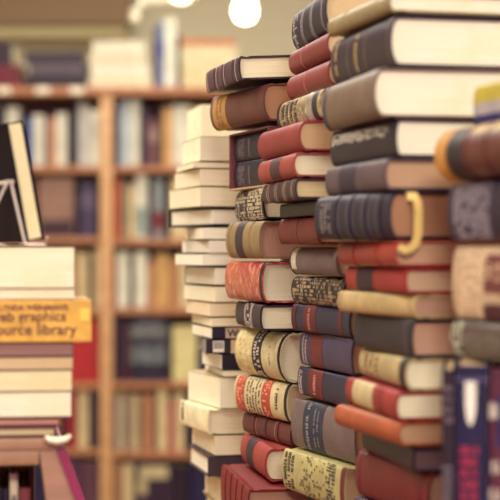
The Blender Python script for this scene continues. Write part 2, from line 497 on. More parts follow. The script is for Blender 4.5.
# ------------------------------------------------------------------ stack B
GB = 'books in the stack with the pictorial jackets'
YB = 2.17
bb = [
 dict(v0=56, v1=80, uc=240, uf=207, c=(84, 58, 68), b=.12, tilt=3.2, D=.19, pages=CREAM, W=.125, rough=.4, label='dark plum striped hardback with cream pages, tilted on top of the jacketed stack', ops=[('band', .1, .25, (120, 92, 96)), ('band', .4, .5, (128, 100, 104)), ('band', .62, .8, (112, 84, 90)), ('lines', [.05, .33, .56, .9], (196, 170, 160))]),
 dict(v0=83, v1=121, uc=266, uf=212, c=(134, 94, 74), b=.25, tilt=2.5, D=.2, W=.12, pages=(180, 130, 98), label='brown leather hardback with a yellow label at the spine end', ops=[('band', .05, .3, (210, 168, 100)), ('marks', .1, .24, 2, (150, 100, 60), .2, .8, .5)]),
]
stack(bb, YB, GB)
bb = [
 dict(v0=187, v1=219, uc=264, uf=236, c=(64, 50, 56), b=.15, label='black hardback with dense cream leaf ornament under the slipcase', ops=[('ornate', .04, .4, (186, 168, 142), .4), ('ornate', .45, .96, (206, 188, 156), .62)]),
 dict(v0=220.5, v1=259, uc=261, uf=227, c=(178, 156, 112), b=.22, pages=(192, 140, 118), label='tan cloth hardback with a dark square label and pinkish pages', ops=[('band', .3, .52, (84, 66, 68), .05, .95), ('lines', [.08, .12, .7, .75], (140, 116, 80))]),
 dict(v0=262, v1=303, uc=263, uf=226, c=marbled((166, 44, 56), (182, 88, 62), (206, 140, 124), 30, .22), b=.16, pages=CREAM, label='glossy red and orange marbled jacket on a white paged hardback', ops=[('band', .95, 1., (58, 42, 50))]),
 dict(v0=305, v1=331, uc=261, uf=236, c=(74, 52, 66), b=.15, pages=CREAM, label='dark plum hardback with a silver clasp shaped band on its spine', ops=[('band', .38, .44, (190, 176, 176)), ('band', .62, .68, (190, 176, 176)), ('ornate', .44, .62, (196, 180, 176), .4)]),
 dict(v0=333, v1=383, uc=283, uf=237, c=(226, 212, 172), b=.3, pages=CREAM, t=.003, label='thick cream jacketed hardback with yellow drawing and black title band', ops=[('band', .02, .38, marbled((206, 184, 132), (226, 208, 160), (150, 124, 96), 70)), ('band', .4, .6, (58, 44, 54)), ('marks', .43, .57, 2, (206, 190, 176), .08, .92, .7), ('marks', .76, .8, 1, (176, 150, 120), .35, .65, .5), ('band', .955, 1.0, (50, 38, 46))]),
 dict(v0=384.5, v1=423, uc=288, uf=235, c=(228, 212, 172), b=.2, pages=(206, 180, 140), label='cream jacketed hardback with two orange red bands and rows of small print', ops=[('band', .04, .2, (206, 104, 78)), ('marks', .24, .52, 5, (92, 70, 62), .1, .9, .32), ('band', .54, .7, (206, 104, 78)), ('ornate', .06, .18, (226, 150, 116), .5), ('ornate', .56, .68, (226, 150, 116), .5), ('marks', .78, .85, 1, (110, 90, 76), .3, .75, .6), ('band', .955, 1.0, (50, 38, 46))]),
 dict(v0=425, v1=447, uc=291, uf=243, c=(126, 72, 62), b=.2, pages=(180, 140, 110), label='brown leather hardback under the cream jacketed one with red bands', ops=[('raised', [.25, .5, .75]), ('lines', [.3, .7], (170, 120, 90))]),
 dict(v0=448.5, v1=482, uc=267, uf=242, c=(182, 82, 64), b=.28, pages=(222, 206, 168), t=.003, label='orange red hardback with a dark band and cream pages, on the crimson volume', ops=[('band', .25, .52, (74, 54, 66))]),
 dict(v0=484, v1=530, uc=248, uf=221, c=(150, 16, 34), b=.06, rough=.5, wear=0, D=.255, W=.15, Y=2.12, pages=(170, 120, 100), label='large deep crimson hardback showing its upper cover, lowest in the jacketed stack', ops=[('raised', [.2, .4, .6, .8])]),
 dict(v0=531, v1=602.5, uc=248, uf=222, c=(70, 60, 60), b=.06, D=.24, W=.16, label='thick dark base volume on the table under the crimson hardback'),
]
for s in bb: s.setdefault('D', .19); s.setdefault('W', .13); s.setdefault('pages', CREAM)
stack(bb, YB, GB)

# slipcase with its two volumes (open towards the left)
def slipcase():
    v0, v1, uc, uf, D, W = 127.5, 184.5, 268, 229, .185, .125
    z1 = ZC + (250 - v0) / F * YB; z0 = ZC + (250 - 186.5) / F * YB + .0002
    z1 = ZC + (250 - 125.5) / F * YB - .0002
    X = (uc - 250) / F * YB
    k = (uf - 250) / F; lo, hi = -1.2, 1.2
    for _ in range(60):
        th = (lo + hi) / 2
        if (X - D * math.sin(th)) / (YB + D * math.cos(th)) > k: lo = th
        else: hi = th
    s = Vector((-math.sin(th), math.cos(th), 0)); p = Vector((math.cos(th), math.sin(th), 0))
    M = Matrix.Translation(Vector((X, YB, z0))) @ frame(p, s, Vector((0, 0, 1))).to_4x4()
    root = empty('slipcase', M, 'brown card slipcase holding two dark volumes above the leaf ornament book', 'slipcase')
    T = z1 - z0; w = .0028
    mm = cloth((134, 84, 74), .7)
    parts = (('bottom_board', (0, W, 0, D, 0, w), cloth((206, 176, 146), .7)), ('top_board', (0, W, 0, D, T - w, T), mm),
             ('far_board', (0, W, D - w * 3, D, w, T - w), mm), ('near_board', (0, W, 0, w, w, T - w), mm), ('back_board', (W - w, W, w, D - w * 3, w, T - w), mm))
    for n, a, m_ in parts:
        bm = bmesh.new(); box(bm, *a, bevel=.0005); link(n, bm, m_, root, 35)
    h = (T - 2 * w) / 2
    for i, (lab) in enumerate(('lower dark navy volume of the pair inside the brown slipcase', 'upper dark navy volume of the pair inside the brown slipcase')):
        Mb = M @ Matrix.Translation(Vector((.009, w + .0006, w + .0003 + h * i)))
        book(Mb, h - .0006, W - .014, D - w * 4 - .0014, (56, 44, 66), lab, 'pair of volumes in the slipcase', b=.12 * h, pages=TAN,
             ops=[('marks', .12, .3, 4, (130, 112, 120), .2, .75, .4), ('marks', .4, .46, 1, (120, 104, 112), .2, .7, .5)])
slipcase()

# ------------------------------------------------------------------ stack A: pale page edges
GA = 'books in the far stack of pale page edges'
YA = 2.45
def sticker(root, T, W, L, b):
    # a bar code sticker on the dark spine
    bm = bmesh.new(); box(bm, -.0009, -.0001, L - .026, L - .010, T * .12, T * .9)
    st = link('price_sticker', bm, plain((230, 222, 206), .5), root)
    bm = bmesh.new(); y = L - .0245
    while y < L - .0118:
        w_ = rnd.choice((.0005, .0008, .0012)); box(bm, -.0012, -.0008, y, y + w_, T * .35, T * .85); y += w_ + rnd.choice((.0006, .0009))
    link('bar_code', bm, plain((54, 42, 50), .6), st)
def wo_label(root, T, W, L, b):
    # pale panel with the start of a title, reading along the spine
    bm = bmesh.new(); box(bm, -.0008, -.0001, L - .060, L - .020, T * .04, T * .96)
    lb = link('spine_label', bm, plain((196, 172, 156), .6), root)
    me = font_mesh('Wo', T * .95, .0002, .0004)
    bm = bmesh.new(); bm.from_mesh(me); bpy.data.meshes.remove(me)
    for v in bm.verts: v.co = Vector((-.0009 - v.co.z, L - .0225 - v.co.x, T * .18 + v.co.y))
    link('lettering', bm, plain((60, 48, 60), .6), lb)
def tan_label(root, T, W, L, b):
    sticker(root, T, W, L, b)
    bm = bmesh.new(); box(bm, -.0008, -.0001, L - .060, L - .036, T * .02, T * .98)
    lb = link('spine_label', bm, plain((196, 166, 142), .6), root)
    bm = bmesh.new(); box(bm, -.0012, -.0007, L - .048, L - .042, T * .3, T * .7)
    link('printed_mark', bm, plain((110, 84, 70), .6), lb)
P = 'paper'
aa = [
 dict(v0=136, v1=161, uc=200, uf=182, c=(214, 200, 160), style=P, pages=(242, 236, 210), label='thick cream paperback, topmost of the pale page edge stack'),
 dict(v0=161.5, v1=168, uc=193, uf=176, c=(216, 200, 150), style=P, pages=(241, 232, 204), label='thin cream paperback second from the top of the pale stack'),
 dict(v0=168.5, v1=186, uc=200, uf=174.5, c=(206, 190, 150), style=P, pages=(235, 223, 196), label='yellowed paperback with browned pages third from the top of the pale stack'),
 dict(v0=186.5, v1=206.5, uc=200, uf=169, c=(214, 198, 160), style=P, pages=(238, 228, 201), label='yellowed paperback resting on the torn black hardback'),
 dict(v0=207, v1=226.5, uc=213, uf=169.5, c=(34, 24, 30), t=.0034, mode='back', wear=0, pages=(240, 235, 220), label='hardback with torn black covers around grey white pages', ov=.002),
 dict(v0=227, v1=239.5, uc=203, uf=186, c=(78, 50, 66), style=P, pages=(238, 232, 212), label='small set back paperback just under the torn black hardback'),
 dict(v0=240, v1=253, uc=209, uf=182, c=(200, 178, 170), style=P, pages=(237, 228, 216), label='pinkish white paperback with a clean square edge'),
 dict(v0=253.5, v1=266, uc=202, uf=175, c=(92, 62, 78), style=P, pages=(242, 236, 222), label='white paperback reaching furthest out below the pinkish one'),
 dict(v0=266.5, v1=286, uc=216, uf=185, c=(90, 76, 72), t=.0016, mode='back', pages=(241, 237, 222), label='white paged hardback with thin dark covers in the middle of the pale stack', ov=.001),
 dict(v0=286.5, v1=302.5, uc=215, uf=184, c=(196, 178, 140), style=P, pages=(242, 235, 210), label='cream paperback right under the thin dark covered hardback'),
 dict(v0=303, v1=317, uc=210, uf=186, c=(200, 160, 110), style=P, pages=(235, 216, 185), label='honey coloured paperback in the middle of the pale stack'),
 dict(v0=317.5, v1=327, uc=211, uf=192, c=(206, 170, 124), style=P, pages=(237, 226, 200), label='thin tan paperback above the one marked Wo'),
 dict(v0=327.5, v1=339, uc=212, uf=192, c=(52, 44, 70), style=P, mode='front', W=.14, D=.14, pages=(241, 235, 219), extra=wo_label, label='navy spined paperback with pale panel reading Wo'),
 dict(v0=339.5, v1=354, uc=206, uf=200, c=(56, 40, 54), style=P, mode='front', W=.14, D=.14, pages=(150, 138, 147), extra=tan_label, label='black purple paperback with a white bar code sticker'),
 dict(v0=354.5, v1=370, uc=222, uf=202, c=(44, 42, 62), style=P, mode='front', W=.14, D=.14, pages=(242, 236, 221), label='paperback with plain blue black spine under the bar code one'),
 dict(v0=370.5, v1=377, uc=224, uf=205, c=(214, 196, 158), style=P, pages=(240, 232, 211), label='thin cream paperback set back above a thick block'),
 dict(v0=377.5, v1=409, uc=220, uf=188, c=(210, 184, 150), style=P, pages=(241, 235, 212), label='thickest cream paperback of the pale stack'),
 dict(v0=409.5, v1=434.5, uc=208, uf=180, c=(246, 236, 202), t=.0024, pages=(235, 219, 192), b=.06, ops=[('marks', .05, .17, 1, (60, 46, 50), .2, .85, .7)], label='cream covered hardback with small dark print near its far end', mode='spine'),
 dict(v0=435, v1=456, uc=215, uf=192, c=(112, 74, 74), style=P, pages=(233, 219, 190), label='tan paged paperback under the cream covered hardback'),
 dict(v0=456.5, v1=477, uc=208, uf=189, c=(92, 86, 84), t=.0026, mode='front', W=.14, D=.16, pages=(241, 236, 219), label='dark grey hardback with white worn corners near the bottom of the pale stack'),
 dict(v0=477.5, v1=508, uc=219, uf=203, c=(196, 172, 128), pages=(227, 210, 181), mode='flip', label='tan hardback with slanting cover edge lowest in the pale stack'),
 dict(v0=508.5, v1=562.2, uc=222, uf=205, c=(90, 70, 60), label='thick brown base volume on the table under the pale stack'),
]
for s in aa:
    s.setdefault('D', .165); s.setdefault('W', .12); s.setdefault('pages', CREAM); s.setdefault('mode', 'flip')
stack(aa, YA, GA)

# a blurred heap of cream paperbacks behind the pale stack
GG = 'cream books standing in a heap behind the pale stack'
YG = 2.74
zt = ZC + (250 - 104) / F * YG
hs = [.052, .046, .05, .06, .055, .05, .062, .058, .06, .06]
tot = zt - TABLE; hs = [h * tot / sum(hs) for h in hs]
z = zt; nm = ['topmost', 'second', 'third', 'fourth', 'fifth', 'sixth', 'seventh', 'eighth', 'ninth', 'lowest']
for i, h in enumerate(hs):
    u = 187 if i < 2 else 207
    v0 = 250 - (z - ZC) * F / YG; v1 = 250 - (z - h - ZC) * F / YG
    lay(dict(v0=v0 + .1, v1=v1 - .1, uc=u + 14, uf=u, D=.14, W=.10, mode='flip', style=P, c=(224, 212, 176), pages=(238, 230, 198), label=f'blurred cream paperback behind the pale stack, {nm[i]} of its heap'), YG, GG)
    z -= h

# ------------------------------------------------------------------ stack E: nearest, on the right edge
GE = 'blurred books at the near right edge'
YE = 1.40
def far2near(v, D=.2, Y=YE): return 250 + (v - 250) * 1.135
ee = [
 dict(a=87, b_=128, uf=474, c=(178, 96, 92), b=.1, ops=[('band', .0, .45, (212, 196, 70), .55, .98), ('band', .0, .5, (196, 186, 190), .36, .55), ('band', .0, .5, (56, 58, 116), .03, .36)], label='jacketed book with yellow and blue ended spine on top at the right edge'),
 dict(a=130, b_=182, uf=437, c=(124, 78, 60), b=.42, rough=.4, ops=[('band', .0, .14, (222, 168, 84)), ('band', .15, .34, (60, 42, 56)), ('band', .38, .9, (206, 180, 130), .72, .95), ('raised', [.36, .6])], label='brown leather book with a honey coloured rounded spine end'),
 dict(a=184, b_=242, uf=448, c=(78, 66, 84), b=.15, ops=[('marks', .08, .5, 9, (176, 166, 176), .12, .88, .5), ('band', .55, .95, (60, 50, 66), .2, .8)], label='dark mauve book with rows of silver lettering'),
 dict(a=246, b_=318, uf=453, c=(222, 194, 164), b=.1, ops=[('band', .38, .95, (140, 84, 78), .42, .78), ('band', .34, .95, (112, 66, 74), .05, .32), ('ornate', .05, .4, (232, 206, 170), .3), ('marks', .4, .95, 6, (226, 190, 150), .5, .68, .5)], label='thick pink and cream jacketed book with a brown panel'),
 dict(a=320, b_=356, uf=452, c=(112, 106, 88), b=.2, ops=[('ornate', .0, .12, (206, 206, 180), .6), ('marks', .14, .95, 24, (150, 138, 112), .06, .62, .3), ('band', .02, .9, (128, 128, 104), .8, .97)], label='olive green book with pale ribbed lower spine on the upright books'),
]
for s in ee:
    s['v0'] = far2near(s.pop('a')); s['v1'] = far2near(s.pop('b_'))
    s['D'] = .2; s['W'] = .15; s['uc'] = 250 + (s['uf'] - 250) * 1.135 + 64; s['pages'] = TAN
stack(ee, YE, GE)

YU = 1.475
zu = ZC + (250 - ee[-1]['v1']) / F * YE - .0006
hu = .245
def upright(u0, u1, Y, h, z0, c, label, group, ops=(), W=.15, b=.1, style='hard', pages=TAN, extra=None, rough=.5, turn=None):
    """a standing book whose spine faces the viewer; t runs 0 at the head to 1 at the foot"""
    x0 = (u0 - 250) / F * Y; x1 = (u1 - 250) / F * Y
    R = Matrix.Identity(4)
    if turn: R = Matrix.Translation(Vector((turn[0], turn[1], 0))) @ Matrix.Rotation(turn[2], 4, 'Z') @ Matrix.Translation(Vector((-turn[0], -turn[1], 0)))
    M = R @ Matrix.Translation(Vector((x0, Y, z0))) @ frame(Vector((0, 1, 0)), Vector((0, 0, 1)), Vector((1, 0, 0))).to_4x4()
    return book(M, x1 - x0 - .0006, W, h, c, label, group, style=style, b=b * (x1 - x0), pages=pages, ops=ops, extra=extra, rough=rough)
def rocket(root, T, W, L, b):
    # a white figure shaped like a long slim flask near the head of the spine
    prof = [(.0, .0), (.0026, .004), (.0044, .010), (.0054, .017), (.0056, .024), (.0050, .028), (.0066, .0285), (.0066, .031), (.0048, .0315), (.0048, .035), (.0062, .0355), (.0062, .0385), (.0, .039)]
    bm = bmesh.new(); zc = T * .45; x = -b - .0012
    y0 = L - .053
    prof = [(r * .82, q) for r, q in prof]
    L1 = [bm.verts.new((x, y0 + q, zc - r)) for r, q in prof]; L2 = [bm.verts.new((x, y0 + q, zc + r)) for r, q in prof[1:-1]]
    f = bm.faces.new(L1 + L2[::-1])
    g = bmesh.ops.extrude_face_region(bm, geom=[f])
    for v in [q for q in g['geom'] if isinstance(q, bmesh.types.BMVert)]: v.co.x += .0016
    o = link('printed_figure', bm, plain((226, 218, 204), .5), root); o['label'] = 'white slim figure printed on the spine'
GU = 'upright books at the near right edge'
TU = ((442 - 250) / F * YU, YU, math.radians(-7.5))
zb = zu - hu
upright(442, 455, YU, hu - .004, zb, (58, 42, 52), 'narrow dark brown upright book with faint grey lettering down its spine', GU, turn=TU, ops=[('marks', .05, .2, 4, (120, 100, 108), .2, .8, .5), ('marks', .34, .97, 22, (128, 112, 120), .15, .75, .6)])
upright(455.5, 489, YU, hu, zb, (44, 40, 74), 'dark blue upright book with a white figure and red lettering', GU, turn=TU, b=.06, extra=rocket, ops=[('marks', .28, .52, 6, (164, 40, 62), .22, .62, .85), ('lines', [.05], (110, 100, 140)), ('band', .66, .72, (120, 90, 110), .5, .97)])
upright(489.5, 522, YU, hu - .003, zb, (112, 62, 74), 'maroon upright book with pale marks at the very right edge', GU, turn=TU, ops=[('marks', .1, .2, 1, (210, 196, 180), .05, .35, .6), ('marks', .3, .5, 2, (210, 196, 180), .05, .4, .5), ('band', .1, .28, (60, 54, 96), .3, .9)])
nb = 3
hh = (zb - TABLE) / nb
for i in range(nb):
    z1 = TABLE + hh * (nb - i) - .0003; z0 = TABLE + hh * (nb - i - 1)
    X0 = (440 - 250) / F * YU
    M = Matrix.Translation(Vector((X0, YU - .01, z0))) @ frame(Vector((1, 0, 0)), Vector((0, 1, 0)), Vector((0, 0, 1))).to_4x4()
    book(M, z1 - z0, .15, .2, ((70, 60, 70), (96, 70, 60), (60, 66, 80))[i], ('topmost', 'middle', 'lowest')[i] + ' of the base volumes below the upright books on the table', 'base volumes under the upright books', b=.02)

# ------------------------------------------------------------------ the long table
bm = bmesh.new(); box(bm, -.66, .62, 1.25, 2.95, TABLE - .04, TABLE - .0003, bevel=.004)
tb = empty('display_table', Matrix.Translation(Vector((.13, 2.1, 0))), 'brown wooden display table carrying the tall book stacks', 'table')
def child(name, bm, mat, parent, smooth=35):
    o = link(name, bm, mat, None, smooth)
    bpy.context.view_layer.update()
    o.parent = parent; o.matrix_parent_inverse = parent.matrix_world.inverted()
    return o
WOODM = wood((120, 72, 44), (150, 96, 60), (1, 1, 10))
bpy.context.view_layer.update()
child('tabletop', bm, WOODM, tb)
for x in (-.62, .58):
    for y in (1.3, 2.9):
        bm = bmesh.new(); box(bm, x - .03, x + .03, y - .03, y + .03, 0, TABLE - .0405, bevel=.003); child('leg', bm, WOODM, tb)

# ------------------------------------------------------------------ stack F on the slanted rack, left foreground
YF = 1.75
def fx(u, Y=YF): return (u - 250) / F * Y
def fz(v, Y=YF): return ZC + (250 - v) / F * Y
GF = 'books in the left foreground stack'
YAWF = math.radians(8.5)
def face_on(v0, v1, ur, D, W, c, label, style='paper', pages=CREAM, mode='pages', b=0.0, Y=YF, extra=None, ops=(), t=.0025, ov=.003):
    """lying book whose long side faces the viewer and ends on the right at ur"""
    z1 = fz(v0) - .0002; z0 = fz(v1) + .0002
    p = Vector((math.cos(YAWF), math.sin(YAWF), 0)); s = Vector((-math.sin(YAWF), math.cos(YAWF), 0))
    o = Vector((fx(ur, Y), Y, z0)) - p * D
    T = z1 - z0
    if mode == 'pages':   # fore-edge to the viewer
        M = Matrix.Translation(o + s * W) @ frame(-s, p, Vector((0, 0, 1))).to_4x4()
    else:                 # spine to the viewer
        M = Matrix.Translation(o + p * D) @ frame(s, -p, Vector((0, 0, 1))).to_4x4()
    return book(M, T, W, D, c, label, GF, style=style, b=b * T, pages=pages, extra=extra, ops=ops, t=t, ov=ov), M, T

def title(root, T, W, L, b):
    # three lines of type running along the box spine; its right end is at local y = 0
    def line(text, size, zc, yr, mat, bold):
        me = font_mesh(text, size, .0002, bold)
        bm = bmesh.new(); bm.from_mesh(me); bpy.data.meshes.remove(me)
        w = max(v.co.x for v in bm.verts)
        for v in bm.verts: v.co = Vector((-.0003 - v.co.z, yr + (w - v.co.x), zc + v.co.y))
        link('lettering', bm, mat, root)
    dk = plain((92, 44, 40), .6)
    px = YF / F
    line("LYNDA WEINMAN'S", .0078, T - .0098, 23.5 * px, plain((112, 58, 40), .6), .0003)
    line('web graphics', .0148, T - .0212, 25.5 * px, dk, .00025)
    line('resource library', .0158, T - .0350, 14.5 * px, dk, .00025)
    bm = bmesh.new(); box(bm, -.0006, .0002, 2.5 * px, 11 * px, T * .5, T * .8); link('printed_patch', bm, plain((226, 196, 84), .5), root)

face_on(247, 288, 74.5, .23, .15, (226, 214, 176), 'thick white paperback topmost in the left foreground stack', pages=(238, 230, 196))
face_on(288.5, 299.5, 75, .23, .15, (190, 160, 140), 'thin white paperback squeezed above the yellow box set', pages=(234, 222, 190))
face_on(300, 342, 91.5, .235, .15, (242, 194, 92), 'yellow orange box set with a title in dark lettering', mode='spine', extra=title)
face_on(342.5, 356, 73, .22, .14, (120, 80, 84), 'paperback with shade painted into its brownish pages below the yellow box set', pages=(150, 110, 104))  # shade under the box set painted into cover and pages
face_on(356.5, 369.5, 73, .22, .145, (176, 140, 110), 'tan paged paperback below the shaded one', pages=(206, 176, 134))
face_on(370, 391, 72, .22, .15, (200, 184, 140), 'cream paged paperback third from the bottom of the left stack', pages=(228, 214, 170))
face_on(391.5, 416.5, 71.5, .22, .15, (214, 204, 176), 'white paged thick paperback with slanting end in the left stack', pages=(236, 228, 200))
face_on(417, 425.5, 62, .21, .15, (150, 84, 84), 'thin hardback with pinkish boards in the left stack', style='hard', pages=(214, 160, 140), t=.0018)
face_on(426, 436.5, 57, .21, .15, (130, 90, 80), 'thin tan hardback lying directly on the rack', style='hard', pages=(216, 196, 150), t=.0018)

# the rack: brown board, slanted side with a magenta edge, shelf inside with small upright books
zr = fz(437) - .0006
xr = fx(60)
rk = empty('book_rack', Matrix.Translation(Vector((xr, 1.745, TABLE))), 'brown wooden book rack with slanted magenta edged side under the left stack', 'rack')
bpy.context.view_layer.update()
RW = wood((138, 100, 76), (162, 122, 96), (8, 1, 1))
za = fz(464)
zb = TABLE + .0004
bm = bmesh.new(); box(bm, -.55, xr, 1.745, 2.0, zr - .012, zr, bevel=.002); child('top_board', bm, RW, rk)
bm = bmesh.new(); box(bm, -.55, fx(40), 1.746, 1.757, za, zr - .0125, bevel=.001); child('apron', bm, RW, rk)
def slant(bm, xa, xb, z1, z0, dx, y0, y1, k=1.0):
    vs = [bm.verts.new(c) for c in ((xa, y0, z1), (xb, y0, z1), (xb + dx, y0, z0), (xa + dx * k, y0, z0), (xa, y1, z1), (xb, y1, z1), (xb + dx, y1, z0), (xa + dx * k, y1, z0))]
    for f in ((0, 1, 2, 3), (7, 6, 5, 4), (0, 4, 5, 1), (1, 5, 6, 2), (2, 6, 7, 3), (3, 7, 4, 0)): bm.faces.new([vs[i] for i in f])
dxf = (zr - .0125 - zb) * .37
bm = bmesh.new(); slant(bm, fx(40.3), fx(57), zr - .0125, zb, dxf, 1.746, 2.0, .35); child('side_panel', bm, wood((142, 104, 84), (164, 122, 102), (1, 1, 8)), rk)
bm = bmesh.new(); slant(bm, fx(57.3), fx(66.5), zr - .0125, zb, dxf, 1.742, 2.0); o = child('edge_strip', bm, plain((138, 34, 76), .45), rk); o['label'] = 'magenta edge strip'
bm = bmesh.new(); box(bm, -.562, -.5505, 1.745, 2.0, zb, zr, bevel=.001); child('side_panel', bm, RW, rk)
zs = zb + .015
bm = bmesh.new(); box(bm, -.55, fx(40), 1.765, 1.98, zb, zs, bevel=.001); child('bottom_board', bm, RW, rk)
bm = bmesh.new(); box(bm, -.55, fx(40), 1.985, 2.0, zs, zr - .0125); child('back_panel', bm, RW, rk)
bm = bmesh.new()
tube(bm, [(fx(46), 1.7385, fz(435)), (fx(50), 1.7378, fz(438.2)), (fx(58), 1.7375, fz(439.5)), (fx(66), 1.7378, fz(438.2)), (fx(71), 1.7385, fz(434.5))], [.0022, .0036, .0042, .0036, .0022], 12)
o = child('corner_cap', bm, plain((232, 224, 196), .4, 0, 'white plastic'), rk, 60); o['label'] = 'white plastic corner cap'
rk.rotation_euler.z = YAWF
TR = (xr, 1.745, YAWF)
GR = 'small upright books inside the left rack'
up = [(-26, -12, (88, 60, 70), 'brown'), (-11, 1, (70, 58, 84), 'slate'), (2, 9, (46, 40, 62), 'navy'), (9.5, 15.5, (54, 40, 58), 'black'), (16, 24.5, (222, 208, 182), 'white'), (25, 37, (150, 84, 78), 'rust brown')]
for i, (u0, u1, c, n) in enumerate(up):
    upright(u0, u1, 1.785, .185 if i != 4 else .2, zs + .0004, c, f'{n} upright book inside the rack under the left foreground stack', GR, turn=TR, ops=([('marks', .1, .6, 7, (50, 44, 52), .3, .7, .8)] if n == 'white' else [('lines', [.1, .8], (120, 96, 100))]), W=.16)

# leaning book on a wire easel
ang = math.radians(-10.6)
def leaning():
    # local: x from the edge that faces the viewer to the back, y up the page, z through the thickness
    z0 = fz(246) - .0
    yaw = math.radians(38)
    Y0 = 1.80
    T = .0195; H = .127; W = .11
    piv = Vector((fx(45, Y0) - .0005, Y0, z0 + .0078))
    d = Vector((math.cos(yaw + math.pi / 2 + .55), math.sin(yaw + math.pi / 2 + .55), 0))  # into the room
    d = Vector((-.45, .89, 0)).normalized()
    n = Vector((d.y, -d.x, 0))                                                            # towards the right
    up_ = (Vector((0, 0, 1)) * math.cos(-ang) - n * math.sin(-ang)).normalized()
    zz = d.cross(up_)
    zz = zz if zz.dot(n) > 0 else -zz
    # d x up = zz must be right handed
    R = frame(d, up_, d.cross(up_))
    sgn = d.cross(up_).dot(n)
    M = Matrix.Translation(piv) @ R.to_4x4() @ Matrix.Translation(Vector((0, 0, -T if sgn > 0 else 0)))
    root = empty('hardback_book', M, 'dark covered book with cream page edges leaning on a wire easel', 'book')
    link('cover', (lambda q: [setattr(v.co, 'x', W - v.co.x) for v in q.verts] and q)(hard_cover(T, W, H, 0.0, .0022)), cloth((46, 26, 42), .8, 0, 'matte cloth'), root, 35)
    bp = page_block(T, W, H, 0.0, .0022, .0022, 0)
    for v in bp.verts: v.co.x = W - v.co.x
    link('page_block', bp, paper((238, 226, 178)), root, 35)
    return M, T, H, W, z0
ML, TL, HL, WL, zF = leaning()
def wire_easel():
    z0 = zF
    root = empty('wire_easel', Matrix.Translation(Vector((fx(15, 1.8), 1.8, z0))), 'silver wire easel propping the leaning dark book', 'easel')
    bpy.context.view_layer.update()
    ch = plain((220, 206, 200), .35, .5, 'silver wire')
    r = .0015
    def W_(u, v, Y): return Vector((fx(u, Y), Y, fz(v, Y)))
    zf = z0 + .0017
    for k, dy in enumerate((0, .09)):
        off = Vector((-dy * .5, dy, 0))
        top = W_(11, 182, 1.770) + off
        a = W_(25.5, 245, 1.770) + off; a.z = zf
        e = W_(46, 245, 1.770) + off; e.z = zf
        if k: e = e + Vector((.0105, .0053, 0))
        h = e + Vector((.0015, 0, .008))
        bm = bmesh.new(); tube(bm, [top, top.lerp(a, .5), a + Vector((-.001, 0, .004)), a + Vector((.001, 0, 0)), e, h], r); child('front_wire', bm, ch, root, 60)
        f = W_(-22, 245, 1.770) + off; f.z = zf
        bm = bmesh.new(); tube(bm, [top + Vector((-.0025, -.0022, .002)), f], r); child('rear_wire', bm, ch, root, 60)
    bm = bmesh.new(); tp = W_(11, 182, 1.770); tube(bm, [tp + Vector((.002, -.004, 0)), tp + Vector((-.025, .05, 0))], .0021); child('hinge_wire', bm, ch, root, 60)
wire_easel()

# ------------------------------------------------------------------ bookcase in the background
YK = 6.0
def kx(u, Y=YK): return (u - 250) / F * Y
def kz(v, Y=YK): return ZC + (250 - v) / F * Y
bk = empty('bookcase', Matrix.Translation(Vector((kx(106), YK + .15, 0))), 'tall orange brown wooden bookcase filled with books behind the stacks', 'bookcase')
bpy.context.view_layer.update()
BW = wood((172, 122, 82), (204, 160, 112), (1, 1, 9)); BWH = wood((146, 92, 62), (172, 116, 78), (9, 1, 1))
KD = .26
ztop = kz(87)
ups = [(-112, -98), (100, 112.5), (312, 325)]
for a, b_ in ups:
    bm = bmesh.new(); box(bm, kx(a), kx(b_), YK - .004, YK + KD, 0, ztop - .03, bevel=.003); child('side_panel', bm, BW, bk)
bm = bmesh.new(); box(bm, kx(-114), kx(327), YK - .01, YK + KD, kz(95.5), ztop, bevel=.003); child('top_board', bm, BWH, bk)
SHL = [(164.5, 172), (236, 243.5)]; 
rowsL = [166, 237, 309, 383, 449]; rowsR = [166, 239, 308, 382, 452]
for rows, (a, b_) in ((rowsL, (-98, 100)), (rowsR, (112.5, 312))):
    for v in rows + [524, 596]:
        bm = bmesh.new(); box(bm, kx(a) + .0005, kx(b_) - .0005, YK, YK + KD - .012, kz(v + 6.5), kz(v), bevel=.002); child('shelf', bm, BWH, bk)
bm = bmesh.new(); box(bm, kx(-98), kx(312), YK + KD - .01, YK + KD, .02, kz(95.6)); child('back_panel', bm, wood((92, 54, 50), (112, 66, 58), (1, 1, 6)), bk)
for u in (43, 77, 4):
    bm = bmesh.new(); box(bm, kx(u - 7), kx(u + 7), YK - .0125, YK - .0102, kz(94), kz(87.5), bevel=.001); o = child('edge_patch', bm, plain((232, 220, 196), .5), bk); o['label'] = 'white patch on the top board edge'  # small white patches along the front edge of the top board

